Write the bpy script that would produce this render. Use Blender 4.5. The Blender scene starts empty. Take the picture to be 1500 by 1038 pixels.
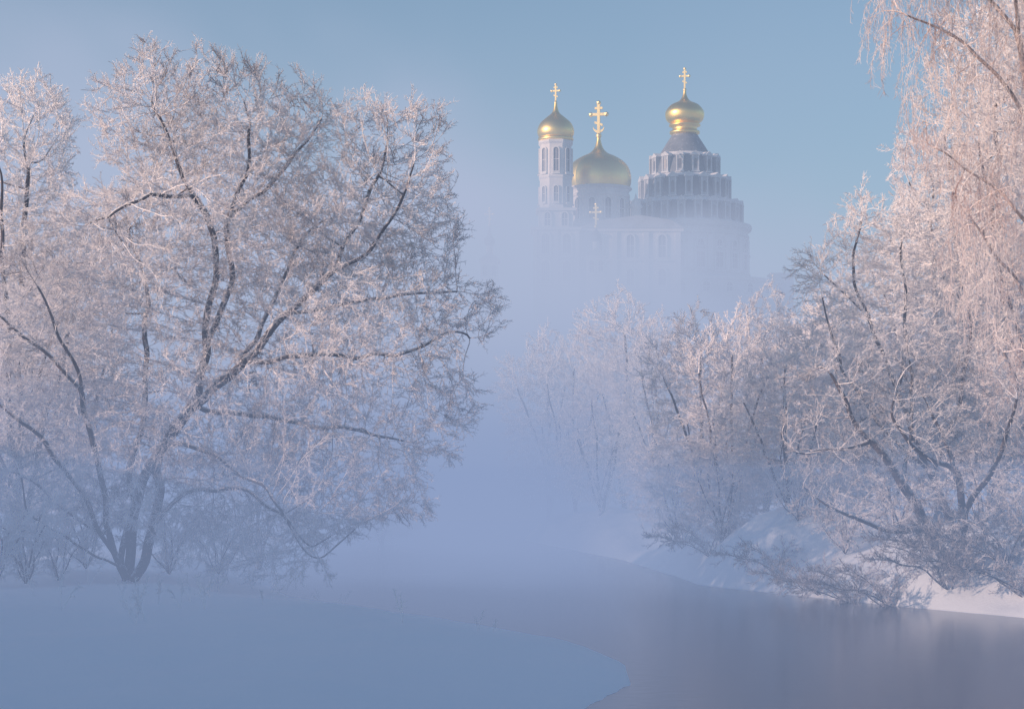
import bpy, bmesh, math, random, time
import numpy as np
from mathutils import Vector, Matrix, noise
T0=time.time()
random.seed(5)
C=bpy.context.scene.collection
F=2900.0; HOR=700.0; CAMZ=5.0
def WX(px,d): return (px-750.0)/F*d
def WZ(py,d): return CAMZ+(HOR-py)/F*d

# ---------------------------------------------------------------- helpers
def link(o,parent=None):
    C.objects.link(o)
    if parent is not None: o.parent=parent
    return o
def empty(name,loc,label,cat,group=None):
    o=bpy.data.objects.new(name,None); o.location=loc; o.empty_display_size=0.5
    o["label"]=label; o["category"]=cat
    if group: o["group"]=group
    return link(o)
def np_mesh(name,V,Q,mat):
    me=bpy.data.meshes.new(name)
    V=np.ascontiguousarray(V,dtype=np.float32); Q=np.ascontiguousarray(Q,dtype=np.int32)
    me.vertices.add(len(V)); me.vertices.foreach_set("co",V.ravel())
    me.loops.add(Q.size); me.loops.foreach_set("vertex_index",Q.ravel())
    me.polygons.add(len(Q)); me.polygons.foreach_set("loop_start",np.arange(len(Q),dtype=np.int32)*Q.shape[1])
    me.update(calc_edges=True)
    me.materials.append(mat)
    return me
def nodes(mat):
    mat.use_nodes=True
    nt=mat.node_tree; nt.nodes.clear(); return nt
class G:
    def __init__(s,nt): s.nt=nt
    def n(s,t,**k):
        x=s.nt.nodes.new(t)
        for a,b in k.items(): setattr(x,a,b)
        return x
    def put(s,sock,v):
        if isinstance(v,bpy.types.NodeSocket): s.nt.links.new(v,sock)
        else: sock.default_value=v
    def m(s,op,a,b=0.0,clamp=False):
        x=s.n('ShaderNodeMath',operation=op,use_clamp=clamp); s.put(x.inputs[0],a); s.put(x.inputs[1],b); return x.outputs[0]
    def ss(s,v,a,b,lo=0.0,hi=1.0):
        x=s.n('ShaderNodeMapRange',interpolation_type='SMOOTHSTEP')
        s.put(x.inputs['Value'],v)
        s.put(x.inputs['From Min'],a); s.put(x.inputs['From Max'],b); s.put(x.inputs['To Min'],lo); s.put(x.inputs['To Max'],hi)
        return x.outputs[0]
    def mix(s,f,a,b):
        x=s.n('ShaderNodeMix',data_type='RGBA'); s.put(x.inputs[0],f); s.put(x.inputs[6],a); s.put(x.inputs[7],b); return x.outputs[2]
    def noise(s,vec,scale,detail=2.0,rough=0.5):
        x=s.n('ShaderNodeTexNoise'); s.put(x.inputs['Vector'],vec); s.put(x.inputs['Scale'],scale); s.put(x.inputs['Detail'],detail); s.put(x.inputs['Roughness'],rough); return x.outputs['Fac']
def rgb(*c): return (c[0],c[1],c[2],1.0)

def mat_surface(name,base,rough=0.7,metal=0.0,snow=0.0,snowcol=(0.82,0.83,0.86),var=0.15,vscale=1.0,bump=0.0,bscale=5.0,lo=0.25,hi=0.75):
    mat=bpy.data.materials.new(name); nt=nodes(mat); g=G(nt)
    out=g.n('ShaderNodeOutputMaterial'); p=g.n('ShaderNodeBsdfPrincipled')
    tc=g.n('ShaderNodeTexCoord').outputs['Object']
    n1=g.noise(tc,vscale,4.0,0.6)
    d=tuple(c*(1-var) for c in base); u=tuple(min(1,c*(1+var)) for c in base)
    col=g.mix(g.ss(n1,0.3,0.7),rgb(*d),rgb(*u))
    if snow>0:
        geo=g.n('ShaderNodeNewGeometry'); sp=g.n('ShaderNodeSeparateXYZ'); g.put(sp.inputs[0],geo.outputs['Normal'])
        n2=g.noise(tc,vscale*2.3,3.0,0.6)
        f=g.m('ADD',sp.outputs[2],g.m('MULTIPLY',g.m('SUBTRACT',n2,0.5),1.6))
        f=g.m('MULTIPLY',g.ss(f,lo,hi),snow)
        col=g.mix(f,col,rgb(*snowcol))
        if metal>0:
            g.put(p.inputs['Metallic'],g.m('MULTIPLY',g.m('SUBTRACT',1.0,f),metal))
            g.put(p.inputs['Roughness'],g.m('ADD',rough,g.m('MULTIPLY',f,0.5)))
    if not (snow>0 and metal>0):
        p.inputs['Metallic'].default_value=metal; p.inputs['Roughness'].default_value=rough
    if bump>0:
        b=g.n('ShaderNodeBump'); b.inputs['Strength'].default_value=bump; b.inputs['Distance'].default_value=0.1
        g.put(b.inputs['Height'],g.noise(tc,bscale,5.0,0.6)); g.put(p.inputs['Normal'],b.outputs[0])
    g.put(p.inputs['Base Color'],col)
    g.put(out.inputs['Surface'],p.outputs[0])
    return mat

def mat_frost(name,twig,frost,amount):
    mat=bpy.data.materials.new(name); nt=nodes(mat); g=G(nt)
    out=g.n('ShaderNodeOutputMaterial')
    tc=g.n('ShaderNodeTexCoord').outputs['Object']
    geo=g.n('ShaderNodeNewGeometry'); sp=g.n('ShaderNodeSeparateXYZ'); g.put(sp.inputs[0],geo.outputs['Normal'])
    n1=g.noise(tc,0.35,1.0,0.5)
    f=g.m('ADD',g.m('MULTIPLY',sp.outputs[2],0.30),g.m('MULTIPLY',g.m('SUBTRACT',n1,0.5),1.6))
    f=g.ss(g.m('ADD',f,amount),0.0,0.7)
    col=g.mix(f,rgb(*twig),rgb(*frost))
    d=g.n('ShaderNodeBsdfDiffuse'); g.put(d.inputs[0],col)
    g.put(out.inputs['Surface'],d.outputs[0])
    return mat

M_bark=mat_surface("bark_snowy",(0.060,0.050,0.052),0.9,0,0.95,var=0.4,vscale=2.0,bump=0.6,bscale=9,lo=0.15,hi=0.7)
M_birch=mat_surface("birch_bark",(0.30,0.25,0.24),0.9,0,0.9,var=0.6,vscale=1.2,bump=0.4,bscale=9)
M_fr=mat_frost("frosted_twigs",(0.24,0.21,0.22),(0.90,0.89,0.91),0.90)
M_frd=mat_frost("frosted_twigs_thin",(0.10,0.09,0.105),(0.89,0.88,0.91),0.60)
M_fra=mat_frost("frosted_twigs_dark",(0.08,0.075,0.09),(0.82,0.82,0.86),0.46)
M_frb=mat_frost("frosted_birch_twigs",(0.40,0.25,0.22),(0.88,0.82,0.81),0.52)
M_wall=mat_surface("plaster_white",(0.68,0.66,0.66),0.85,0,0.9,var=0.08,vscale=0.3,lo=0.5,hi=0.9)
M_trim=mat_surface("plaster_trim",(0.74,0.72,0.71),0.85,0,0.95,var=0.06,vscale=0.4,lo=0.4,hi=0.8)
M_slate=mat_surface("slate_roof",(0.17,0.20,0.25),0.7,0,0.45,var=0.2,vscale=0.5,lo=0.55,hi=1.1)
M_roof=mat_surface("snowy_roof",(0.36,0.39,0.44),0.7,0,0.9,var=0.2,vscale=0.3,lo=0.2,hi=0.8)
M_gold=mat_surface("gilded",(1.0,0.70,0.24),0.40,1.0,0.30,var=0.06,vscale=0.6,lo=0.9,hi=1.3)
M_goldc=mat_surface("gilded_bright",(1.0,0.80,0.42),0.5,1.0,0,var=0.04)
M_glass=mat_surface("dark_glass",(0.14,0.15,0.19),0.4,0,0,var=0.3)
M_dorm=mat_surface("dormer_stone",(0.36,0.39,0.44),0.8,0,0.6,var=0.12,vscale=0.6,lo=0.4,hi=0.9)
M_trim2=mat_surface("dormer_trim",(0.56,0.58,0.62),0.8,0,0.95,var=0.1,vscale=0.6,lo=0.2,hi=0.7)

# ---------------------------------------------------------------- terrain
def XL(y): return np.interp(y,[20,38,43,48,53,58,62,66,71,78,90,120,160,220,300],[-4,0.0,1.6,2.9,3.1,2.2,0.9,-1.2,-3.9,-8,-11,-13,-14,-10,-10])
def XR(y): return np.interp(y,[20,43,60,71,78,84,89.5,93,97,103,121,160,220,300],[42,32,24,18.3,14.8,12.4,10.6,9.2,8.8,8.2,6.8,1,4,4])
def sst(a,b,x):
    t=np.clip((x-a)/(b-a),0,1); return t*t*(3-2*t)
def hbase(x,y):
    x=np.asarray(x,float); y=np.asarray(y,float)
    dl=XL(y)-x; dr=x-XR(y)
    left=dl>dr; s=np.maximum(dl,dr)
    A=np.where(left,0.75,2.5); L=np.where(left,5.0,3.6)
    sp=np.maximum(s,0)
    h=np.where(s<0,np.maximum(-1.0,s*0.9),A*(1-np.exp(-sp/L))+np.where(left,0.30,0.22)*(1-np.exp(-sp/0.9)))
    h=h+1.7*np.exp(-((x-13.2)**2/13+(y-93)**2/26))+0.5*np.exp(-((x-19)**2/5+(y-84)**2/12))
    h=h+29*sst(225,350,y)*np.exp(-np.maximum(0,y-520)**2/6e5)
    h=h+14*sst(45,220,np.abs(x))*sst(30,120,y)
    h=h+11.3*np.exp(-((x+48)/11.0)**2)*sst(95,72,y)  # unseen ridge left of view, added to cast shade over the near snow
    return h
def ground(x,y):
    b=float(hbase(x,y))
    if b>0.05:
        lf=x<0.5*(float(XL(y))+float(XR(y)))
        k=min(1,(b-0.05)*1.3)
        b+=k*(0.30 if lf else 0.6)*noise.noise(Vector((x*0.15,y*0.12,1.3)))*1.6
        b+=k*(0.10 if lf else 0.55)*noise.noise(Vector((x*0.6,y*0.5,4.3)))
    return b
def axis(segs):
    r=[]
    for a,b,s in segs: r+=list(np.arange(a,b,s))
    r.append(segs[-1][1]); return np.array(r)
xs=axis([(-3000,-400,260),(-400,-60,20),(-60,-32,2.0),(-32,34,0.42),(34,60,2.0),(60,400,20),(400,3000,260)])
ys=axis([(-200,-20,20),(-20,38,2.0),(38,110,0.45),(110,200,2.0),(200,600,12),(600,5000,200)])
def gridQ(nx,ny):
    I=(np.arange(ny-1)[:,None]*nx+np.arange(nx-1)[None,:]).ravel()
    return np.stack([I,I+1,I+nx+1,I+nx],1)
XX,YY=np.meshgrid(xs,ys)
V=np.zeros((XX.size,3)); V[:,0]=XX.ravel(); V[:,1]=YY.ravel()
V[:,2]=[ground(a,b) for a,b in zip(V[:,0],V[:,1])]
M_snow=bpy.data.materials.new("snow"); nt=nodes(M_snow); g=G(nt)
out=g.n('ShaderNodeOutputMaterial'); p=g.n('ShaderNodeBsdfPrincipled'); tc=g.n('ShaderNodeTexCoord').outputs['Object']
g.put(p.inputs['Base Color'],g.mix(g.noise(tc,0.25,3),rgb(0.80,0.88,0.95),rgb(0.88,0.93,0.97)))
p.inputs['Roughness'].default_value=0.65
b=g.n('ShaderNodeBump'); b.inputs['Strength'].default_value=0.6; b.inputs['Distance'].default_value=0.15
g.put(b.inputs['Height'],g.m('ADD',g.noise(tc,0.6,4,0.5),g.m('MULTIPLY',g.noise(tc,10,2),0.15))); g.put(p.inputs['Normal'],b.outputs[0])
g.put(out.inputs['Surface'],p.outputs[0])
o=link(bpy.data.objects.new("snow_ground",np_mesh("snow_ground",V,gridQ(len(xs),len(ys)),M_snow)))
o["kind"]="structure"; o["label"]="snow covered river banks rising to a white hill"; o["category"]="ground"
M_w=bpy.data.materials.new("river_water"); nt=nodes(M_w); g=G(nt)
out=g.n('ShaderNodeOutputMaterial'); p=g.n('ShaderNodeBsdfPrincipled'); tc=g.n('ShaderNodeTexCoord').outputs['Object']
mp=g.n('ShaderNodeMapping'); g.put(mp.inputs[0],tc); mp.inputs['Scale'].default_value=(1.0,1.6,1.0)
g.put(p.inputs['Base Color'],rgb(0.05,0.055,0.08)); p.inputs['Roughness'].default_value=0.18; p.inputs['IOR'].default_value=1.33
b=g.n('ShaderNodeBump'); b.inputs['Strength'].default_value=0.25; b.inputs['Distance'].default_value=0.03
g.put(b.inputs['Height'],g.noise(mp.outputs[0],1.6,3,0.55)); g.put(p.inputs['Normal'],b.outputs[0]); g.put(out.inputs['Surface'],p.outputs[0])
wv=np.array([(-60,-60,0),(80,-60,0),(80,330,0),(-60,330,0)],float)
o=link(bpy.data.objects.new("river_water",np_mesh("river_water",wv,np.array([[0,1,2,3]]),M_w)))
o["kind"]="structure"; o["label"]="still unfrozen river water steaming between snowy banks"; o["category"]="water"

# ---------------------------------------------------------------- tree engine
def frames(d,ref=(0.31,0.9,0.17)):
    r=np.broadcast_to(np.array(ref,float),d.shape)
    u=np.cross(d,r); n=np.linalg.norm(u,axis=1,keepdims=True); u=np.where(n>1e-4,u/np.maximum(n,1e-6),[1,0,0])
    v=np.cross(d,u); return u,v
def prisms(P0,P1,r0,r1,k,d0=None):
    d=P1-P0; d/=np.maximum(np.linalg.norm(d,axis=1,keepdims=True),1e-9)
    if d0 is None: d0=d
    u0,v0=frames(d0); u1,v1=frames(d)
    n=len(P0); V=np.zeros((n,2*k,3))
    for i in range(k):
        a=2*math.pi*i/k; c,s=math.cos(a),math.sin(a)
        V[:,i]=P0+r0[:,None]*(c*u0+s*v0); V[:,k+i]=P1+r1[:,None]*(c*u1+s*v1)
    base=(np.arange(n)*2*k)[:,None]
    Q=[]
    for i in range(k):
        j=(i+1)%k; Q.append(np.concatenate([base+i,base+j,base+k+j,base+k+i],1))
    return V.reshape(-1,3),np.concatenate(Q,0)
def resample(pts,D):
    pts=np.array(pts,float); seg=np.linalg.norm(np.diff(pts,axis=0),axis=1); L=np.concatenate([[0],np.cumsum(seg)])
    n=max(2,int(L[-1]/D)+1); t=np.linspace(0,L[-1],n)
    q=np.stack([np.interp(t,L,pts[:,i]) for i in range(3)],1)
    for _ in range(4):
        q[1:-1]=0.5*q[1:-1]+0.25*(q[:-2]+q[2:])
    return q
def grow(polys,A,D,inf,kill,trop,rng,maxit=140,maxn=90000,wigs=0.055):
    P=np.zeros((maxn,3)); par=np.full(maxn,-1); cc=np.zeros(maxn,int); n=0
    for pl in polys:
        q=resample(pl,D)
        m=len(q); wig=np.cumsum(rng.normal(0,wigs,(m,3)),axis=0); wig-=np.linspace(0,1,m)[:,None]*wig[-1]; q=q+wig
        if n==0: st=-1; i0=0
        else:
            dxz=(P[:n,0]-q[0,0])**2+(P[:n,2]-q[0,2])**2
            st=int(np.argmin(dxz)); sh=P[st]-q[0]; q=q+sh*np.linspace(1,0,m)[:,None]*np.array([1,0,1])+np.array([0,1,0])*sh; i0=1
        last=st
        for k in range(i0,m):
            P[n]=q[k]; par[n]=last
            if last>=0: cc[last]+=1
            last=n; n+=1
    M=len(A); nd=np.full(M,1e9); near=np.zeros(M,int)
    def upd(a,b,idx):
        B=P[a:b]; X=A[idx]
        for s in range(0,len(B),1500):
            Bs=B[s:s+1500]
            d2=(X**2).sum(1)[:,None]+(Bs**2).sum(1)[None,:]-2*X@Bs.T
            j=d2.argmin(1); dm=np.sqrt(np.maximum(d2[np.arange(len(X)),j],0))
            bt=dm<nd[idx]; ii=idx[bt]; nd[ii]=dm[bt]; near[ii]=a+s+j[bt]
    alive=np.ones(M,bool); upd(0,n,np.arange(M)); alive&=nd>=kill
    for it in range(maxit):
        idx=np.nonzero(alive&(nd<inf))[0]
        if len(idx)==0: break
        nn=near[idx]; d=A[idx]-P[nn]; d/=np.linalg.norm(d,axis=1,keepdims=True)
        uq,inv=np.unique(nn,return_inverse=True)
        S=np.zeros((len(uq),3)); np.add.at(S,inv,d); S/=np.maximum(np.linalg.norm(S,axis=1,keepdims=True),1e-6)
        S+=np.array(trop)+rng.normal(0,0.22,S.shape); S/=np.linalg.norm(S,axis=1,keepdims=True)
        ok=cc[uq]<4
        bad=~ok[inv]; alive[idx[bad]]=False
        uq=uq[ok]; S=S[ok]
        if len(uq)==0 or n+len(uq)>maxn: continue
        P[n:n+len(uq)]=P[uq]+D*S; par[n:n+len(uq)]=uq; cc[uq]+=1
        a=n; n+=len(uq)
        al=np.nonzero(alive)[0]
        if len(al)==0: break
        upd(a,n,al); alive&=nd>=kill
    return P[:n],par[:n]
def spray(rng,kind):
    segs=[]
    if kind=='frost':
        L=rng.uniform(0.6,1.1); k=3; p=np.zeros(3); d=np.array([0,0,1.0])
        for i in range(k):
            d=d+rng.normal(0,0.18,3); d/=np.linalg.norm(d); q=p+d*L/k; segs.append((p,q,0.010,0.009)); 
            for s in range(4):
                b=p+(q-p)*rng.uniform(0.1,1); sd=d*rng.uniform(0.7,1.1)+rng.normal(0,0.5,3); sd/=np.linalg.norm(sd)
                l=rng.uniform(0.12,0.36)*(1.15-0.12*i); e=b+sd*l; segs.append((b,e,0.0095,0.0065))
                if rng.random()<0.5:
                    s2=sd+rng.normal(0,0.5,3); s2/=np.linalg.norm(s2); m=b+sd*l*0.4; segs.append((m,m+s2*rng.uniform(0.08,0.2),0.008,0.006))
            p=q
    elif kind=='weep':
        L=rng.uniform(1.2,3.2); k=8; p=np.zeros(3); d=np.array([rng.normal(0,0.5),rng.normal(0,0.5),-0.3]); 
        for i in range(k):
            d=d+np.array([rng.normal(0,0.16),rng.normal(0,0.16),-0.45]); d/=np.linalg.norm(d); q=p+d*L/k; segs.append((p,q,0.0085,0.0075))
            for s in range(2):
                b=p+(q-p)*rng.uniform(0,1); sd=np.array([rng.normal(0,0.6),rng.normal(0,0.6),-0.7]); sd/=np.linalg.norm(sd)
                segs.append((b,b+sd*rng.uniform(0.12,0.4),0.0075,0.0055))
            p=q
    a=np.array([s[0] for s in segs]); b=np.array([s[1] for s in segs]); r0=np.array([s[2] for s in segs]); r1=np.array([s[3] for s in segs])
    return a,b,r0,r1
TOT=0
def tree_meshes(name,polys,blobs,nattr,R,seed,D=0.33,inf=3.2,kill=0.75,trop=(0,0,0.08),kind='frost',dens=1.0,thin=0.035,tw=1.0,mb=None,mc=None,maxcnt=9,rt=0.013,ssc=1.0,wigs=0.055):
    global TOT
    rng=np.random.default_rng(seed)
    vol=np.array([b[3]*b[4]*b[5] for b in blobs]); w=vol**0.85; w/=w.sum()
    A=[]
    for b,ww in zip(blobs,w):
        n=int(nattr*ww)+5; v=rng.normal(0,1,(n,3)); v/=np.linalg.norm(v,axis=1,keepdims=True)
        r=np.where(rng.random(n)<0.5,rng.uniform(0.75,1.0,n),rng.random(n)**(1/3.))[:,None]
        r=r*(1+0.10*np.sin(v[:,0:1]*5+b[0])+0.10*np.sin(v[:,2:3]*6+b[2]))
        A.append(np.array(b[:3])+v*r*np.array(b[3:6]))
    A=np.concatenate(A); A=A[A[:,2]>0.5]
    P,par=grow(polys,A,D,inf,kill,trop,rng,wigs=wigs)
    n=len(P); cnt=np.zeros(n); ch=np.zeros(n,int)
    main=np.full(n,-1)
    for i in range(n-1,0,-1):
        if cnt[i]==0: cnt[i]=1
        p=par[i]
        if p>=0:
            cnt[p]+=cnt[i]; ch[p]+=1
    cnt=np.maximum(cnt,1)
    e=math.log(R/rt)/math.log(cnt[0]); rad=rt*cnt**e
    best=np.zeros(n)
    for i in range(1,n):
        p=par[i]
        if p>=0 and cnt[i]>best[p]: best[p]=cnt[i]; main[p]=i
    Q=P.copy()
    for _ in range(2):
        m=np.nonzero((par>=0)&(main>=0))[0]
        Q[m]=0.5*Q[m]+0.25*(Q[par[m]]+Q[main[m]])
    P=Q
    idx=np.nonzero(par>=0)[0]; p=par[idx]
    d=P[idx]-P[p]; d/=np.maximum(np.linalg.norm(d,axis=1,keepdims=True),1e-6)
    nd=np.zeros((n,3)); nd[idx]=d; nd[0]=d[0]
    r1=rad[idx]; r0=np.minimum(rad[p],r1*1.25); ismain=main[p]==idx; r0=np.where(ismain,rad[p],r0)
    d0=np.where(ismain[:,None],nd[p],d); zz=np.linalg.norm(d0,axis=1)<0.1; d0[zz]=d[zz]
    r0=np.where(p==0,r0*1.25,r0)
    th=r1>thin
    V,Qd=prisms(P[p[th]],P[idx[th]],r0[th],r1[th],7,d0[th])
    trunk=np_mesh(name+"_trunk",V,Qd,mb)
    tn=~th
    V1,Q1=prisms(P[p[tn]],P[idx[tn]],r0[tn]*tw,r1[tn]*tw,3,d0[tn])
    tmpl=[spray(rng,kind) for _ in range(10)]
    cand=np.nonzero((cnt<=maxcnt)&(par>=0))[0]
    S0=[];S1=[];R0=[];R1=[]
    reps=rng.poisson(dens,len(cand)); reps=np.where(ch[cand]==0,np.maximum(reps,2),reps)
    src=np.repeat(cand,reps)
    tid=rng.integers(0,10,len(src))
    cen=A.mean(0)
    for t in range(10):
        s=src[tid==t]
        if len(s)==0: continue
        a,b,ra,rb=tmpl[t]; k=len(s)
        if kind=='frost':
            out=P[s]-cen; out/=np.maximum(np.linalg.norm(out,axis=1,keepdims=True),1e-3)
            dd=nd[s]*1.0+out*0.45+rng.normal(0,0.45,(k,3))+np.array([0,0,0.15])
            dd/=np.linalg.norm(dd,axis=1,keepdims=True)
            u,v=frames(dd); an=rng.uniform(0,6.283,k)[:,None]; u2=u*np.cos(an)+v*np.sin(an); v2=np.cross(dd,u2)
            sc=rng.uniform(0.6,1.15,k)[:,None,None]*ssc
        else:
            dd=np.tile(np.array([0,0,1.0]),(k,1)); an=rng.uniform(0,6.283,k)[:,None]; u2=np.concatenate([np.cos(an),np.sin(an),0*an],1); v2=np.cross(dd,u2)
            sc=rng.uniform(0.4,1.15,k)[:,None,None]
        tr=lambda q:(P[s][:,None,:]+sc*(q[None,:,0:1]*u2[:,None,:]+q[None,:,1:2]*v2[:,None,:]+q[None,:,2:3]*dd[:,None,:])).reshape(-1,3)
        S0.append(tr(a)); S1.append(tr(b)); R0.append(np.tile(ra,k)); R1.append(np.tile(rb,k))
    S0=np.concatenate(S0);S1=np.concatenate(S1);R0=np.concatenate(R0)*tw;R1=np.concatenate(R1)*tw
    V2,Q2=prisms(S0,S1,R0,R1,3)
    V=np.concatenate([V1,V2]); Qa=np.concatenate([Q1,Q2+len(V1)])
    crown=np_mesh(name+"_crown",V,Qa,mc)
    TOT+=len(S0)
    return trunk,crown
def put_tree(kindname,meshes,x,y,label,cat,group=None,rot=0.0,sc=1.0,sx=1.0,dz=-0.15):
    e=empty(kindname,(x,y,ground(x,y)+dz),label,cat,group)
    e.rotation_euler=(0,0,rot); e.scale=(sc*sx,sc*sx,sc)
    for nm,me in zip(("trunk","crown"),meshes):
        o=bpy.data.objects.new(nm,me); link(o,e)
    return e
def polyset(base,depth,lines):
    k=depth/F; r=[]
    for L,yo in lines:
        n=len(L); r.append([((x-base[0])*k,yo*(i/(n-1))**1.0,(base[1]-z)*k) for i,(x,z) in enumerate(L)])
    return r
def blobset(base,depth,bl):
    k=depth/F
    return [((x-base[0])*k,yo,(base[1]-z)*k,rx*k,ry,rz*k) for x,z,rx,rz,yo,ry in bl]

# --- big old willow
base=(188,850); dep=81
lines=[([(188,855),(184,780),(190,710),(215,650),(268,590),(285,500),(325,420),(322,330),(352,250),(365,170)],0.5),
 ([(188,850),(164,812),(150,750),(158,690),(140,575),(85,525),(45,505),(0,440)],-2.5),
 ([(176,830),(135,770),(110,700),(60,640),(20,600),(-70,540)],-1.5),
 ([(188,845),(212,806),(222,740),(236,640),(305,565),(340,512),(425,450),(480,395),(565,350),(600,280)],-2.0),
 ([(345,512),(440,505),(540,520),(620,500),(650,475),(710,485)],1.5),
 ([(212,760),(260,705),(345,700),(420,745),(480,810)],-3.5),
 ([(292,490),(305,390),(288,300),(258,235),(235,160)],-1.5),
 ([(155,780),(110,760),(50,710),(-20,680)],2.0),
 ([(330,310),(390,260),(430,200),(465,140)],2.5),
 ([(292,290),(230,296),(165,330)],-2.5),
 ([(490,395),(520,310),(560,220)],2.0),
 ([(188,820),(200,700),(215,600),(205,500),(190,400),(150,300),(120,240)],4.0),
 ([(262,575),(330,590),(430,600),(540,620),(600,640)],3.5),
 ([(262,575),(350,440),(420,330),(500,260)],5.0),
 ([(130,570),(110,470),(70,380)],-4.0),
 ([(420,440),(520,420),(600,400),(680,420)],0.5),
 ([(236,640),(330,650),(400,700),(450,760),(500,830)],-5.0),
 ([(170,825),(140,800),(110,770),(70,740)],-3.5)]
bl=[(225,170,85,105,-1,3.5),(320,155,100,100,1,3.8),(430,160,62,80,2,2.6),(570,220,90,95,0,3.2),(610,330,75,90,1,3),
 (665,450,85,58,0,2.6),(620,580,88,85,1,3),(460,400,140,140,0,5.5),(300,340,160,150,0,6.5),(145,370,90,110,0,5),
 (60,480,140,120,0,5),(350,590,180,110,0,6),(480,700,120,95,-1,4.5),(90,650,150,110,0,5),(-30,560,100,110,0,4),(270,720,110,70,-2,4),(540,480,110,90,-3,4),
 (400,790,110,50,-4,3),(560,700,70,70,-1,3),(330,240,130,90,0,5),(520,330,110,100,0,4)]
willow=tree_meshes("willow",polyset(base,dep,lines),blobset(base,dep,bl),20000,0.32,11,D=0.28,inf=3.0,kill=0.43,dens=1.35,mb=M_bark,mc=M_frd,tw=0.78,ssc=0.70,wigs=0.085,maxcnt=9)
put_tree("willow_tree",willow,WX(188,81),81,"huge frosted old willow with dark spreading limbs on snowy bank","tree")

# --- weeping birch
base=(1570,840); dep=84
lines=[([(1570,840),(1560,700),(1540,560),(1525,400),(1505,250),(1480,100),(1460,-60),(1450,-220)],0),
 ([(1540,560),(1490,480),(1430,420),(1390,340)],-1.5),([(1525,400),(1470,330),(1400,270),(1340,240)],1.5),
 ([(1505,250),(1450,170),(1390,110),(1310,80)],-1),([(1480,100),(1420,30),(1350,-30),(1270,-50)],0.5),
 ([(1460,-60),(1400,-120),(1300,-150)],1),([(1505,250),(1570,170),(1620,80)],-1),([(1525,400),(1590,340),(1660,300)],1),([(1560,700),(1500,640),(1450,560)],-2)]
bl=[(1335,20,70,60,0,2.2),(1290,-50,45,60,0,2.0),(1295,90,40,40,0,1.8),(1400,-80,90,80,0,2.5),(1440,90,90,110,0,3),(1390,190,80,80,0,2.6),(1480,320,90,120,0,3.2),(1560,200,110,180,0,3.2),
 (1430,430,80,80,-1,2.6),(1540,480,90,120,0,3),(1460,580,70,60,-2,2.4),(1620,400,90,200,0,3)]
birch=tree_meshes("birch",polyset(base,dep,lines),blobset(base,dep,bl),3800,0.30,23,D=0.33,inf=3.4,kill=0.66,kind='weep',dens=0.85,mb=M_birch,mc=M_frb,trop=(0,0,0.1))
put_tree("birch_tree",birch,WX(1570,84),84,"tall weeping birch with hanging rosy frosted twigs","tree")

# --- dark leaning alder on the right bank
base=(1392,818); dep=77
lines=[([(1392,818),(1350,760),(1310,700),(1270,630),(1235,575),(1200,520)],-0.5),
 ([(1310,700),(1330,640),(1345,570),(1340,500)],1.5),([(1392,818),(1430,740),(1410,660),(1370,590),(1350,540)],1.0),
 ([(1270,630),(1210,640),(1150,650)],-1.5),([(1430,740),(1470,650),(1480,560)],-1.5),([(1350,760),(1290,770),(1220,740),(1160,700)],-2),([(1410,660),(1340,640),(1290,590)],-2)]
bl=[(1220,540,70,60,0,2),(1190,640,70,55,-1,2),(1300,620,90,90,-1,2.4),(1350,530,80,70,0,2.2),(1430,580,90,90,0,2.5),(1230,720,80,50,-1.5,2),(1350,720,100,70,-1.5,2),(1470,680,80,80,-1,2)]
alder=tree_meshes("alder",polyset(base,dep,lines),blobset(base,dep,bl),2600,0.32,31,D=0.25,inf=2.6,kill=0.5,dens=0.6,mb=M_bark,mc=M_fra,tw=0.85,ssc=0.8)
put_tree("alder_tree",alder,WX(1392,77),77,"dark leaning riverside alder with frosted branches over the bank","tree")

# --- tall frosted tree behind it
base=(1400,790); dep=90
lines=[([(1400,790),(1370,700),(1325,590),(1285,480),(1250,400),(1262,320)],0),
 ([(1325,590),(1340,480),(1330,380),(1345,310)],1.5),([(1370,700),(1300,640),(1230,560),(1200,450),(1195,390)],-1.5),([(1370,700),(1420,600),(1430,480),(1410,400)],1),
 ([(1285,480),(1220,420),(1190,380)],1)]
bl=[(1265,340,50,55,0,2),(1210,410,50,60,0,2),(1230,520,70,80,0,2.6),(1330,370,65,70,0,2.4),(1310,500,100,100,0,3),(1420,430,80,100,0,2.8),(1420,580,90,110,0,3),(1290,640,110,90,0,3)]
tallt=tree_meshes("ash",polyset(base,dep,lines),blobset(base,dep,bl),3900,0.20,37,D=0.26,inf=2.8,kill=0.46,dens=1.5,mb=M_bark,mc=M_fr,tw=0.9,ssc=0.72,maxcnt=9)
put_tree("frosted_tree",tallt,WX(1400,90),90,"tall frosted tree with forked dark stems and pale crown","tree","frosted trees along the river")

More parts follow.
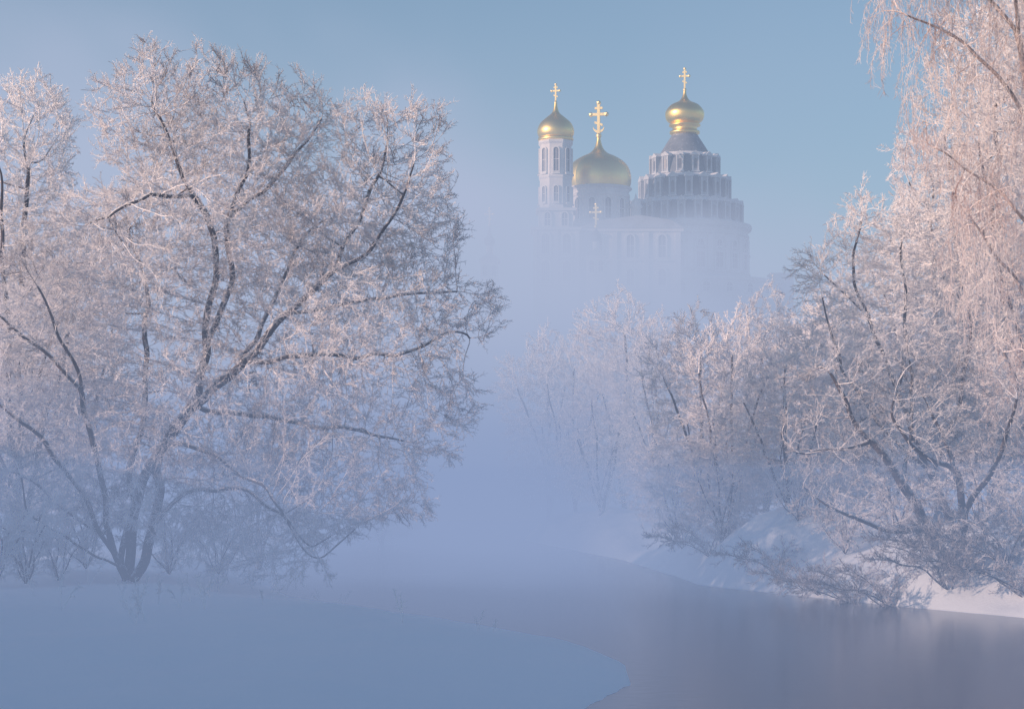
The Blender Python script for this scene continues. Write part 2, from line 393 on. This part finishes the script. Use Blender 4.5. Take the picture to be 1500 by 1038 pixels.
# --- generic multi-stem frosted trees
def generic(seed,H,Wd):
    rg=random.Random(seed)
    L=[[(0,0,0),(0.1,0,H*0.18),(rg.uniform(-.4,.4),rg.uniform(-.3,.3),H*0.45),(rg.uniform(-.8,.8),rg.uniform(-.6,.6),H*0.8)]]
    for i in range(5):
        a=i*1.257+rg.uniform(-.4,.4); r=Wd*rg.uniform(0.6,0.9)
        L.append([(0.05,0,H*0.06*(i+1)*0.5),(math.cos(a)*r*0.35,math.sin(a)*r*0.35,H*0.32),(math.cos(a)*r*0.75,math.sin(a)*r*0.75,H*rg.uniform(0.5,0.8))])
    bl=[(0,0,H*0.78,Wd*0.5,Wd*0.5,H*0.21),(0,0,H*0.5,Wd*0.8,Wd*0.8,H*0.28),(0,0,H*0.25,Wd*0.75,Wd*0.75,H*0.17)]
    for i in range(6):
        a=rg.uniform(0,6.28); r=Wd*0.65; bl.append((math.cos(a)*r,math.sin(a)*r,H*rg.uniform(0.3,0.9),Wd*0.35,Wd*0.35,H*0.13))
    return L,bl
L,b_=generic(3,11.5,3.2); gA=tree_meshes("treea",L,b_,2700,0.14,41,D=0.25,inf=2.6,kill=0.46,dens=1.4,mb=M_bark,mc=M_fr,tw=0.95,ssc=0.72,maxcnt=9)
L,b_=generic(8,9.0,3.6); gB=tree_meshes("treeb",L,b_,2400,0.13,43,D=0.25,inf=2.6,kill=0.46,dens=1.4,mb=M_bark,mc=M_fr,tw=0.95,ssc=0.72,maxcnt=9)
L,b_=generic(12,21.0,5.4); gC=tree_meshes("treec",L,b_,6800,0.26,47,D=0.30,inf=3.2,kill=0.54,dens=1.4,mb=M_bark,mc=M_fr,tw=0.95,ssc=0.8,maxcnt=8)
gr="frosted trees along the river"
spots=[(gA,1078,100,1.02,0.3),(gB,1150,96,1.0,2.0),(gA,1022,109,1.08,4.1),(gA,1225,104,1.12,1.7),(gB,1300,100,1.15,5.0),(gB,1058,98,0.75,0.9),
 (gC,1545,92,1.25,0.9),(gB,990,120,0.95,3.3),(gC,1375,108,1.02,3.7),(gB,1190,110,1.15,0.2),(gA,1120,118,1.25,5.5),
 (gA,915,156,1.5,2.2),(gB,880,150,1.3,1.2),(gA,962,142,1.25,5.1),(gA,800,184,1.6,4.4),(gC,1465,102,1.28,4.9),(gA,845,170,1.4,0.4),
 (gC,25,94,1.12,1.0),(gA,90,100,1.4,3.9),(gB,380,100,1.0,0.6),(gA,560,150,1.1,3.0)]
for me,px,d,s,r in spots:
    x=WX(px,d)
    put_tree("frosted_tree",me,x,d,"bushy multi-stemmed tree thickly coated with white frost",'tree',gr,r,s)

# --- shrubs
def shrub(seed,n,H,W,mat,lean=0):
    rg=random.Random(seed); L=[]; bl=[]
    for i in range(n):
        a=rg.uniform(0,6.28); r=W*rg.uniform(0.3,1.0); h=H*rg.uniform(0.5,1.0)
        L.append([(0,0,0),(math.cos(a)*r*0.4+lean*0.3,math.sin(a)*r*0.4,h*0.6),(math.cos(a)*r+lean,math.sin(a)*r,h)])
        bl.append((math.cos(a)*r+lean,math.sin(a)*r,h*0.9,0.5,0.5,0.45))
    return tree_meshes("shrub",L,bl,260,0.045,seed,D=0.16,inf=1.2,kill=0.3,dens=0.8,mb=M_bark,mc=mat,thin=0.02,tw=0.8,ssc=0.6)
sA=shrub(61,11,2.3,1.4,M_fr); sB=shrub(67,9,1.5,2.1,M_fra,-0.9)
sh=[(sA,35,77,1.5,0),(sA,85,80,1.1,1),(sA,-5,76,1.3,3),(sA,128,84,1.4,2),(sA,250,85,1.3,2.5),(sA,320,88,1.2,4.5),
 (sB,1200,83,.9,0.2),(sB,1250,80,1.0,0.0),(sB,1305,77.5,1.1,0.4),(sB,1430,76,1.3,0.3),(sB,1480,75,1.3,0.0),(sA,1500,77,1.1,1),(sB,1390,75.6,1.2,0.8),(sB,1500,72.6,1.3,0.2),(sB,1140,88,.9,.3),
 (sA,1240,86,1.1,2),(sA,1320,84,1.2,3),(sA,1440,83,1.3,4),(sA,1060,99,.9,4),(sA,1000,106,1.0,4),(sB,1040,98,1.0,0.2),(sA,1170,91,1.1,1.5),(sA,1210,90,1.2,3.5)]
for me,px,d,s,r in sh:
    put_tree("frosted_shrub",me,WX(px,d),d,"low twiggy frosted shrub growing from the snowy bank","shrub","shrubs along the river banks",r,s,dz=-0.05)
# dry weeds on snow
def weed(seed):
    rng=np.random.default_rng(seed); a=[];b=[]
    for s in range(2):
        p=np.array([0,0,0.0]); d=np.array([rng.normal(0,.18),rng.normal(0,.18),1.0])
        h=rng.uniform(0.5,1.0)
        for i in range(6):
            d=d+rng.normal(0,0.12,3); d/=np.linalg.norm(d); q=p+d*h/6; a.append(p);b.append(q)
            if i>1:
                for t in range(3):
                    sd=d+rng.normal(0,0.7,3); sd/=np.linalg.norm(sd); e=q+sd*rng.uniform(0.05,0.16); a.append(q);b.append(e)
                    s2=sd+rng.normal(0,0.7,3); a.append(e); b.append(e+s2/np.linalg.norm(s2)*0.05)
            p=q
    a=np.array(a);b=np.array(b); V,Q=prisms(a,b,np.full(len(a),.011),np.full(len(a),.009),3)
    return np_mesh("weed",V,Q,M_fr)
wm=[weed(i) for i in range(4)]
wl=[(200,57),(212,59),(265,62),(280,64),(300,61),(385,62),(470,67),(590,55),(700,57),(722,59),(50,66),(130,70),(500,70),(320,70),(90,60),(190,60),(305,66),(232,64),(398,66),(205,62),(180,66)]
for i,(px,d) in enumerate(wl):
    x=WX(px,d); o=bpy.data.objects.new("dry_weed",wm[i%4]); o.location=(x,d,ground(x,d)-0.03); o.rotation_euler=(0,0,i*1.3); s=(0.9 if px<330 else 0.5)+0.5*((i*37)%10)/10; o.scale=(s,s,s)
    o["label"]="frosted dry weed stalk poking out of the snow"; o["category"]="weed"; o["group"]="dry weeds in the snow"; link(o)

# ---------------------------------------------------------------- architecture
def lathe(name,prof,n,mats,parent,loc=(0,0,0),rot=0.0,smooth=True,matf=None):
    me=bpy.data.meshes.new(name); bm=bmesh.new(); rings=[]
    for r,z in prof:
        if r<1e-4: rings.append([bm.verts.new((0,0,z))])
        else: rings.append([bm.verts.new((r*math.cos(2*math.pi*i/n+rot),r*math.sin(2*math.pi*i/n+rot),z)) for i in range(n)])
    for k in range(len(rings)-1):
        a,b=rings[k],rings[k+1]
        for i in range(n):
            j=(i+1)%n
            if len(a)==1 and len(b)==1: continue
            if len(a)==1: f=bm.faces.new((a[0],b[j],b[i]))
            elif len(b)==1: f=bm.faces.new((a[i],a[j],b[0]))
            else: f=bm.faces.new((a[i],a[j],b[j],b[i]))
            f.smooth=smooth
            if matf: f.material_index=matf(k)
    bmesh.ops.recalc_face_normals(bm,faces=bm.faces)
    bm.to_mesh(me); bm.free()
    for m in (mats if isinstance(mats,(list,tuple)) else [mats]): me.materials.append(m)
    o=bpy.data.objects.new(name,me); o.location=loc; return link(o,parent)
def bezprof(pts,n=6):
    P=[pts[0]]+pts+[pts[-1]]; r=[]
    for i in range(1,len(P)-2):
        for t in range(n):
            u=t/n
            q=[0.5*((2*P[i][c])+(-P[i-1][c]+P[i+1][c])*u+(2*P[i-1][c]-5*P[i][c]+4*P[i+1][c]-P[i+2][c])*u*u+(-P[i-1][c]+3*P[i][c]-3*P[i+1][c]+P[i+2][c])*u**3) for c in (0,1)]
            r.append((max(q[0],0.0),q[1]))
    r.append(pts[-1]); return r
def add_box(bm,x0,x1,y0,y1,z0,z1,mi=0):
    vs=[bm.verts.new(v) for v in ((x0,y0,z0),(x1,y0,z0),(x1,y1,z0),(x0,y1,z0),(x0,y0,z1),(x1,y0,z1),(x1,y1,z1),(x0,y1,z1))]
    for f in ((3,2,1,0),(4,5,6,7),(0,1,5,4),(1,2,6,5),(2,3,7,6),(3,0,4,7)):
        q=bm.faces.new([vs[i] for i in f]); q.material_index=mi
def fin(bm,name,mats,parent,loc=(0,0,0),rz=0.0):
    me=bpy.data.meshes.new(name); bm.to_mesh(me); bm.free()
    for m in mats: me.materials.append(m)
    o=bpy.data.objects.new(name,me); o.location=loc; o.rotation_euler=(0,0,rz); return link(o,parent)
def extrude_poly(bm,pts,y0,y1,mi=0):
    a=[bm.verts.new((x,y0,z)) for x,z in pts]; b=[bm.verts.new((x,y1,z)) for x,z in pts]
    f=bm.faces.new(a); f.material_index=mi
    f=bm.faces.new(b[::-1]); f.material_index=mi
    n=len(pts)
    for i in range(n):
        j=(i+1)%n; f=bm.faces.new((a[j],a[i],b[i],b[j])); f.material_index=mi
def archpts(w,h,n=8,grow=0.0):
    r=w/2+grow; s=h-w/2
    return [(-r,-grow)]+[(r,-grow)]+[(r*math.cos(math.pi*i/n),s+r*math.sin(math.pi*i/n)) for i in range(n+1)]
_wc={}
def window_mesh(w,h):
    k=(round(w,2),round(h,2))
    if k in _wc: return _wc[k]
    bm=bmesh.new()
    extrude_poly(bm,archpts(w,h),-0.12,0.15,1)
    o_=archpts(w,h,8,w*0.22); i_=archpts(w,h,8,0.0)
    n=len(o_)
    for y0,y1 in ((-0.30,0.1),):
        A=[bm.verts.new((x,y0,z)) for x,z in o_]; B=[bm.verts.new((x,y0,z)) for x,z in i_]
        A2=[bm.verts.new((x,y1,z)) for x,z in o_]; B2=[bm.verts.new((x,y1,z)) for x,z in i_]
        for i in range(n):
            j=(i+1)%n
            bm.faces.new((A[i],A[j],B[j],B[i])); bm.faces.new((A2[i],A[i],A[j],A2[j])[::-1]); bm.faces.new((B[i],B[j],B2[j],B2[i]))
    add_box(bm,-w*0.8,w*0.8,-0.5,0.1,-w*0.55,-w*0.3,0)
    add_box(bm,-0.05,0.05,-0.16,-0.121,0,h*0.95,0); add_box(bm,-w/2,w/2,-0.16,-0.122,h*0.5,h*0.5+0.1,0)
    bmesh.ops.recalc_face_normals(bm,faces=bm.faces)
    me=bpy.data.meshes.new("window"); bm.to_mesh(me); bm.free(); me.materials.append(M_trim); me.materials.append(M_glass); _wc[k]=me; return me
def window(parent,w,h,loc,rz):
    o=bpy.data.objects.new("window",window_mesh(w,h)); o.location=loc; o.rotation_euler=(0,0,rz); return link(o,parent)
def ring_windows(parent,r,z,w,h,n,off=0.0,cx=0,cy=0):
    for i in range(n):
        a=2*math.pi*(i+off)/n-math.pi/2
        window(parent,w,h,(cx+r*math.cos(a),cy+r*math.sin(a),z),a+math.pi/2)
def cross(parent,H,loc,w=None,crescent=False):
    w=w or H*0.5; t=H*0.042; bm=bmesh.new()
    add_box(bm,-t,t,-t,t,0,H)
    add_box(bm,-w/2,w/2,-t*.9,t*.9,H*0.60,H*0.60+2*t)
    add_box(bm,-w*0.25,w*0.25,-t*.8,t*.8,H*0.80,H*0.80+1.7*t)
    bmesh.ops.recalc_face_normals(bm,faces=bm.faces)
    for x,z in ((-w/2,H*0.6+t),(w/2,H*0.6+t),(0,H)):
        bmesh.ops.create_icosphere(bm,subdivisions=1,radius=t*1.9,matrix=Matrix.Translation((x,0,z)))
    pts=[(-w*0.26,H*0.36),(w*0.26,H*0.27),(w*0.26,H*0.27+1.7*t),(-w*0.26,H*0.36+1.7*t)]
    extrude_poly(bm,pts,-t*.85,t*.85)
    if crescent:
        n=10; o_=[];i_=[]
        for i in range(n+1):
            a=math.pi*(1.0+i/n); o_.append((w*0.36*math.cos(a),H*0.24+w*0.36*math.sin(a))); i_.append((w*0.34*math.cos(a),H*0.26+w*0.24*math.sin(a)))
        extrude_poly(bm,o_+i_[::-1],-t*.7,t*.7)
    bmesh.ops.create_uvsphere(bm,u_segments=12,v_segments=8,radius=H*0.09,matrix=Matrix.Translation((0,0,-H*0.02)))
    return fin(bm,"cross",[M_goldc],parent,loc,rz=-0.25)

cat=empty("cathedral",(WX(1003,412),412,28),"white monastery cathedral with golden domes and tiered tent roof","cathedral")
def L_(px,py,d): return (WX(px,d)-cat.location.x,d-412,WZ(py,d)-28)
k=412/F
def z_(py): return WZ(py,412)-28
rw=lathe("rotunda_wall",[(92*k,-2),(92*k,z_(412)),(95*k,z_(411)),(95*k,z_(407)),(92*k,z_(406)),(92*k,z_(352)),(94*k,z_(351)),(94*k,z_(348)),(92*k,z_(347)),(92.5*k,z_(343)),(97*k,z_(340)),(98*k,z_(335)),(97*k,z_(333)),(86*k,z_(331))],48,M_wall,cat,smooth=False)
ring_windows(rw,92*k,z_(400),1.7,4.0,20,0.5)
ring_windows(rw,92*k,z_(374),1.2,1.9,20,0.5)
for i in range(20):
    a=2*math.pi*i/20-math.pi/2
    if i==0:
        bm=bmesh.new(); add_box(bm,-0.55,0.55,-0.35,0.3,z_(405),z_(353)); pl=fin(bm,"pilaster",[M_trim],rw); pm=pl.data
    else: pl=link(bpy.data.objects.new("pilaster",pm),rw)
    pl.location=(92*k*math.cos(a),92*k*math.sin(a),0); pl.rotation_euler=(0,0,a+math.pi/2)
# straight-sided stepped tent: sloped slate between rows of dormers
prof=[(90*k,z_(332)),(82*k,z_(329)),(74*k,z_(302)),(66*k,z_(296)),(59*k,z_(265)),(50*k,z_(259)),(43*k,z_(232)),(37*k,z_(227)),(27*k,z_(211)),(18*k,z_(197)),(0.0,z_(196.5))]
tr=lathe("tent_roof",prof,40,[M_slate,M_roof],cat,smooth=False,matf=lambda i:1 if i in (0,2,4,6) else 0)
def dormer_mesh(w,h,dpt):
    bm=bmesh.new()
    add_box(bm,-w/2,w/2,-dpt,1.9,0,h*0.78,0)
    extrude_poly(bm,[(-w*0.62,h*0.79),(w*0.62,h*0.79),(w*0.62,h*0.86),(0,h*1.03),(-w*0.62,h*0.86)],-dpt-0.18,2.0,2)
    extrude_poly(bm,[(x,z+h*0.12) for x,z in archpts(w*0.36,h*0.5)],-dpt-0.06,-dpt+0.1,1)
    for s in (-1,1): add_box(bm,s*w*0.42-w*0.08,s*w*0.42+w*0.08,-dpt-0.16,-dpt+0.1,0,h*0.77,2)
    add_box(bm,-w*0.6,w*0.6,-dpt-0.22,0.2,-0.25,0.0,2)
    for v in bm.verts: v.co.z+=0.12
    bmesh.ops.recalc_face_normals(bm,faces=bm.faces)
    me=bpy.data.meshes.new("dormer"); bm.to_mesh(me); bm.free()
    for m in (M_dorm,M_glass,M_trim2): me.materials.append(m)
    return me
for r,yb,yt,n,off in ((80.5,330,298,22,0.5),(62.5,295,261,18,0.0),(46.5,258,229,14,0.5)):
    h=(yb-yt)*k; me=dormer_mesh(2*math.pi*r*k/n*0.50,h*0.97,0.75)
    for i in range(n):
        a=2*math.pi*(i+off)/n-math.pi/2
        o=bpy.data.objects.new("dormer",me); o.location=((r-1)*k*math.cos(a),(r-1)*k*math.sin(a),z_(yb)); o.rotation_euler=(0,0,a+math.pi/2); link(o,tr)
lathe("dome_neck",[(18*k,z_(198)),(22*k,z_(196)),(22*k,z_(193)),(18*k,z_(191)),(18*k,z_(187)),(23*k,z_(185)),(23*k,z_(183)),(18*k,z_(181.5))],32,M_gold,cat)
lathe("onion_dome",bezprof([(19*k,z_(182)),(26*k,z_(177)),(28.5*k,z_(169)),(27*k,z_(162)),(20*k,z_(154)),(8*k,z_(148)),(3*k,z_(140)),(1.4*k,z_(130)),(0,z_(129))]),40,M_gold,cat)
cross(cat,30*k,(0,0,z_(131)),w=13*k)
ring=lathe("ring_wing_wall",[(150*k,-2),(150*k,z_(424)),(153*k,z_(423)),(153*k,z_(419)),(150*k,z_(418)),(92*k,z_(409))],56,[M_wall,M_roof],cat,smooth=False,matf=lambda i:1 if i>=4 else 0)
ring_windows(ring,150*k,z_(440),1.3,1.9,28,0.5)
bm=bmesh.new()
add_box(bm,-2.2,2.2,-2.2,2.2,-2,z_(410)); add_box(bm,-2.6,2.6,-2.6,2.6,z_(410),z_(407))
cp=fin(bm,"corner_pavilion",[M_trim],cat,(134*k,-8,0))
d=396; kd=d/F
cx,cy,_=L_(877,0,d)
def zd(py): return WZ(py,d)-28
dr=lathe("drum",[(50*kd,zd(334)),(50*kd,zd(330)),(46*kd,zd(329)),(44*kd,zd(327)),(44*kd,zd(292)),(46*kd,zd(290)),(46*kd,zd(287)),(44*kd,zd(286)),(45*kd,zd(281)),(49*kd,zd(278)),(48*kd,zd(276)),(40*kd,zd(275))],40,M_wall,cat,(cx,cy,0),smooth=False)
ring_windows(dr,44*kd,zd(325),1.2,4.1,12,0.5)
lathe("great_dome",bezprof([(45*kd,zd(277)),(47.5*kd,zd(267)),(47*kd,zd(256)),(43*kd,zd(245)),(36*kd,zd(237)),(25*kd,zd(230)),(14*kd,zd(225)),(7*kd,zd(218)),(3.5*kd,zd(208)),(2*kd,zd(198)),(0,zd(196))]),48,M_gold,cat,(cx,cy,0))
cross(cat,47*kd,(cx,cy,zd(198)),w=23*kd,crescent=True)
bm=bmesh.new(); x0=WX(846,d)-cat.location.x; x1=WX(990,d)-cat.location.x
add_box(bm,x0,x1,cy-12,cy+10,-2,zd(350)); add_box(bm,x0-.5,x1+.5,cy-12.5,cy+10.5,zd(350),zd(346))
xm=(WX(828,d)-cat.location.x); xn=(WX(926,d)-cat.location.x)
add_box(bm,xm,xn,cy-8,cy+7,zd(346),zd(337)); add_box(bm,xm-.4,xn+.4,cy-8.4,cy+7.4,zd(337),zd(334))
for xx in np.linspace(x0+0.6,x1-0.6,4): add_box(bm,xx-0.5,xx+0.5,cy-12.4,cy-12.0,-2,zd(351))
add_box(bm,x0,x1,cy-12.35,cy-12.002,zd(392),zd(389))
nv=fin(bm,"nave_wall",[M_wall],cat)
xs_=np.linspace(x0+0.6,x1-0.6,4)
for i in range(3):
    window(nv,1.4,4.4,((xs_[i]+xs_[i+1])/2,cy-12.05,zd(387)),0); window(nv,1.4,3.2,((xs_[i]+xs_[i+1])/2,cy-12.05,zd(427)),0)
bm=bmesh.new()
xa=WX(930,d)-cat.location.x
extrude_poly(bm,[(x0-.7,zd(345.8)),(x1+.7,zd(345.8)),(x1-2,zd(334)),(xa,zd(327)),(x0+3,zd(336))],cy-12.7,cy+10.7)
fin(bm,"nave_roof",[M_roof],cat)
lathe("turret",[(1.0,zd(330)),(1.0,zd(308)),(1.3,zd(307)),(1.3,zd(305)),(1.1,zd(304)),(0.9,zd(299)),(0.3,zd(294)),(0,zd(286))],12,M_trim,cat,(WX(930,d)-cat.location.x,cy-3,0))

d=386; kb=d/F
bt=empty("bell_tower",(WX(814,d),d,28),"slender white bell tower with gilded onion dome rising from mist","bell tower")
def zb(py): return WZ(py,d)-28
sh_=lathe("belfry",[(27*kb,zb(308)),(27*kb,zb(305)),(25.5*kb,zb(304)),(25*kb,zb(264)),(26.5*kb,zb(262)),(26.5*kb,zb(259)),(25*kb,zb(258)),(24.5*kb,zb(214)),(27*kb,zb(211)),(27*kb,zb(208)),(22*kb,zb(206))],8,M_wall,bt,rot=math.pi/8,smooth=False)
ap=math.cos(math.pi/8)
ring_windows(sh_,24.8*kb*ap,zb(254),0.95,4.6,8)
ring_windows(sh_,25.2*kb*ap,zb(298),0.8,3.0,8)
lathe("gilded_cornice",[(24*kb,zb(207.5)),(26*kb,zb(206)),(26*kb,zb(203)),(22*kb,zb(202))],32,M_gold,bt)
lathe("onion_dome",bezprof([(23*kb,zb(204)),(26.5*kb,zb(197)),(26.5*kb,zb(189)),(22*kb,zb(180)),(13*kb,zb(172)),(6*kb,zb(166)),(3*kb,zb(158)),(1.4*kb,zb(148)),(0,zb(147))]),36,M_gold,bt)
cross(bt,26*kb,(0,0,zb(150)),w=12*kb)
bm=bmesh.new(); a=25*kb
add_box(bm,-a,a,-a,a,zb(337),zb(312)); add_box(bm,-a-.5,a+.5,-a-.5,a+.5,zb(312),zb(308)); b2_=33*kb
add_box(bm,-b2_,b2_,-b2_,b2_,-2,zb(341)); add_box(bm,-b2_-.5,b2_+.5,-b2_-.5,b2_+.5,zb(341),zb(337))
for s in (-1,0,1): add_box(bm,s*b2_*0.93-.4,s*b2_*0.93+.4,-b2_-.3,-b2_+.01,-2,zb(342))
lw=fin(bm,"tower_wall",[M_wall],bt)
for s in (-1,1):
    window(lw,1.1,2.6,(s*a*0.5,-a-0.05,zb(334)),0); window(lw,1.5,3.8,(s*b2_*0.47,-b2_-0.05,zb(375)),0); window(lw,1.5,3.8,(s*b2_*0.47,-b2_-0.05,zb(415)),0)

def chapel(px,ytop,d,label,H=1.0):
    kk=d/F; e=empty("chapel",(WX(px,d),d,28),label,"chapel")
    zc=lambda py:WZ(ytop+py,d)-28
    cross(e,32*kk*H,(0,0,zc(33*H)+0.2),w=16*kk*H)
    lathe("onion_dome",bezprof([(5*kk,zc(54)),(8*kk,zc(49)),(7.5*kk,zc(44)),(3*kk,zc(38)),(1*kk,zc(33*H+1)),(0,zc(33*H))]),20,M_slate,e)
    dd=lathe("drum",[(6*kk,zc(68)),(5*kk,zc(66)),(5*kk,zc(55)),(6*kk,zc(54)),(4*kk,zc(53))],16,M_wall,e,smooth=False)
    bm=bmesh.new(); w=13*kk
    add_box(bm,-w,w,-w,w*2,-2,zc(78)); add_box(bm,-w-.3,w+.3,-w-.3,w*2+.3,zc(78),zc(76)); wl_=fin(bm,"wall",[M_wall],e)
    bm=bmesh.new(); extrude_poly(bm,[(-w-.3,zc(75.9)),(w+.3,zc(75.9)),(0,zc(64))],-w-.4,w*2+.4); fin(bm,"roof",[M_roof],e)
    for s in (-.5,.5): window(wl_,0.9,2.2,(s*w,-w-.05,zc(100)),0)
    return e
chapel(873,300,368,"small white chapel with slim cupola and golden cross")
chapel(717,306,395,"distant chapel almost lost in fog with thin cross",0.75)

# ---------------------------------------------------------------- fog
def volmat(name,dens,col,step=None):
    m=bpy.data.materials.new(name); nt=nodes(m); g=G(nt); out=g.n('ShaderNodeOutputMaterial')
    ab=g.n('ShaderNodeVolumeAbsorption'); ab.inputs[0].default_value=rgb(0,0,0)
    em=g.n('ShaderNodeEmission')  # volume glows by itself, standing in for daylight scattered in the mist
    if callable(dens): dn,cl=dens(g)
    else: dn,cl=dens,rgb(*col)
    g.put(ab.inputs[1],dn); g.put(em.inputs[1],dn); g.put(em.inputs[0],cl)
    ad=g.n('ShaderNodeAddShader'); g.put(ad.inputs[0],ab.outputs[0]); g.put(ad.inputs[1],em.outputs[0]); g.put(out.inputs['Volume'],ad.outputs[0])
    if step: m.cycles.volume_step_rate=step
    return m
def fogtag(o,label): o["kind"]="stuff"; o["label"]=label; o["category"]="fog"; return o
def fogbox(name,x0,x1,y0,y1,z0,z1,mat,label):
    bm=bmesh.new(); add_box(bm,x0,x1,y0,y1,z0,z1); bmesh.ops.recalc_face_normals(bm,faces=bm.faces)
    return fogtag(fin(bm,name,[mat],None),label)
LOWC=(0.24,0.325,0.55); MIDC=(0.315,0.39,0.59)  # glow tints: shaded blue for low mist, paler light for the layer above
fogbox("river_fog",-140,140,-30,330,-3.0,5.5,volmat("fog_low",0.0046,LOWC),"low blue mist lying over river and banks")
fogbox("river_fog",-141,141,-31,331,-3.2,12.5,volmat("fog_mid",0.0026,MIDC),"pale mist layer drifting between the trees")
fogbox("river_fog",-80,4,62,200,-3.1,8.5,volmat("fog_left",0.0085,LOWC),"thicker blue mist pooling over the low bank")
def far(g):
    tc=g.n('ShaderNodeTexCoord').outputs['Object']
    sp=g.n('ShaderNodeSeparateXYZ'); g.put(sp.inputs[0],tc); x,y,z=sp.outputs
    mp=g.n('ShaderNodeMapping'); g.put(mp.inputs[0],tc); mp.inputs['Scale'].default_value=(0.048,0.014,0.062)
    nz=g.noise(mp.outputs[0],1.0,2.0,0.55)
    nf=g.ss(nz,0.34,0.66,0.2,1.8)
    zexp=g.m('EXPONENT',g.m('DIVIDE',g.m('MAXIMUM',z,0.0),-10.5))
    low=g.m('MULTIPLY',zexp,g.ss(y,92.0,150.0,0.0,0.040))
    top=g.m('ADD',g.m('ADD',60.0,g.m('MULTIPLY',x,-0.38)),g.m('MULTIPLY',g.m('SUBTRACT',nz,0.5),24.0))
    bank=g.m('MULTIPLY',g.ss(z,top,g.m('SUBTRACT',top,24.0)),g.ss(y,190.0,300.0,0.0,0.0148))
    dens=g.m('MULTIPLY',g.m('ADD',low,bank),nf)
    edge=g.m('MULTIPLY',g.ss(z,75.0,60.0),g.ss(g.m('ABSOLUTE',x),128.0,95.0))
    dens=g.m('MULTIPLY',dens,edge)
    return dens,g.mix(g.ss(z,2.0,30.0),rgb(0.315,0.385,0.58),rgb(0.46,0.52,0.69))  # sunlit top and shaded bottom of the fog put into its glow colour
fogbox("valley_fog",-130,130,92,450,-3.4,76,volmat("valley_fog",far,None,1.9),"dense bank of morning fog filling the valley")
fogbox("haze",-1500,1500,108,4500,-4,170,volmat("haze",0.00052,(0.35,0.47,0.63)),"thin frosty haze hanging in the winter air")
wmat=volmat("steam",0.013,(0.305,0.38,0.585))
def wisp(px,d,rx,ry,rz,seed):
    bm=bmesh.new(); bmesh.ops.create_icosphere(bm,subdivisions=4,radius=1.0)
    for v in bm.verts:
        n=v.co.normalized(); q=noise.noise(n*1.6+Vector((seed*7.1,0,0)))*0.55+noise.noise(n*3.5+Vector((0,seed*3.3,0)))*0.22
        r=1+q; v.co=Vector((n.x*r*rx,n.y*r*ry,max(n.z*r*rz,-1.0)))
    for f in bm.faces: f.smooth=True
    fogtag(fin(bm,"river_steam",[wmat],None,(WX(px,d),d,0.1)),"soft wisp of steam rising off the river")
wisp(360,96,12,8,6,1); wisp(690,98,9,10,9,2); wisp(850,102,9,12,6.0,4); wisp(1000,86,9,8,2.6,5)

# ---------------------------------------------------------------- light
el=math.radians(11.0); sdir=Vector((-0.90,-0.42,0)).normalized()
sd=Vector((sdir.x*math.cos(el),sdir.y*math.cos(el),math.sin(el)))
w=bpy.data.worlds.new("World"); bpy.context.scene.world=w; w.use_nodes=True
nt=w.node_tree; nt.nodes.clear(); g=G(nt)
sky=g.n('ShaderNodeTexSky'); sky.sky_type='NISHITA'; sky.sun_disc=False; sky.sun_elevation=el; sky.sun_rotation=math.atan2(sd.x,sd.y)
sky.air_density=1.0; sky.dust_density=0.8; sky.ozone_density=2.5
bg=g.n('ShaderNodeBackground'); g.put(bg.inputs[0],sky.outputs[0]); bg.inputs[1].default_value=0.15
wo=g.n('ShaderNodeOutputWorld'); g.put(wo.inputs[0],bg.outputs[0])
s=bpy.data.lights.new("sun","SUN"); s.energy=5.0; s.angle=math.radians(0.5); s.color=(1.0,0.67,0.50)
so=bpy.data.objects.new("sun",s); so.rotation_euler=sd.to_track_quat('Z','Y').to_euler(); so.location=(-50,-20,60); link(so)

cam=bpy.data.cameras.new("camera"); co=bpy.data.objects.new("camera",cam); link(co)
co.location=(0,0,CAMZ); co.rotation_euler=(math.radians(90),0,0)
cam.sensor_width=36; cam.lens=36*F/1500; cam.shift_y=(HOR-519)/1500; cam.clip_end=12000; cam.clip_start=0.5
bpy.context.scene.camera=co
vs=bpy.context.scene.view_settings; vs.view_transform='Standard'; vs.look='None'; vs.exposure=0; vs.gamma=1
print("DONE",round(time.time()-T0,1),TOT)
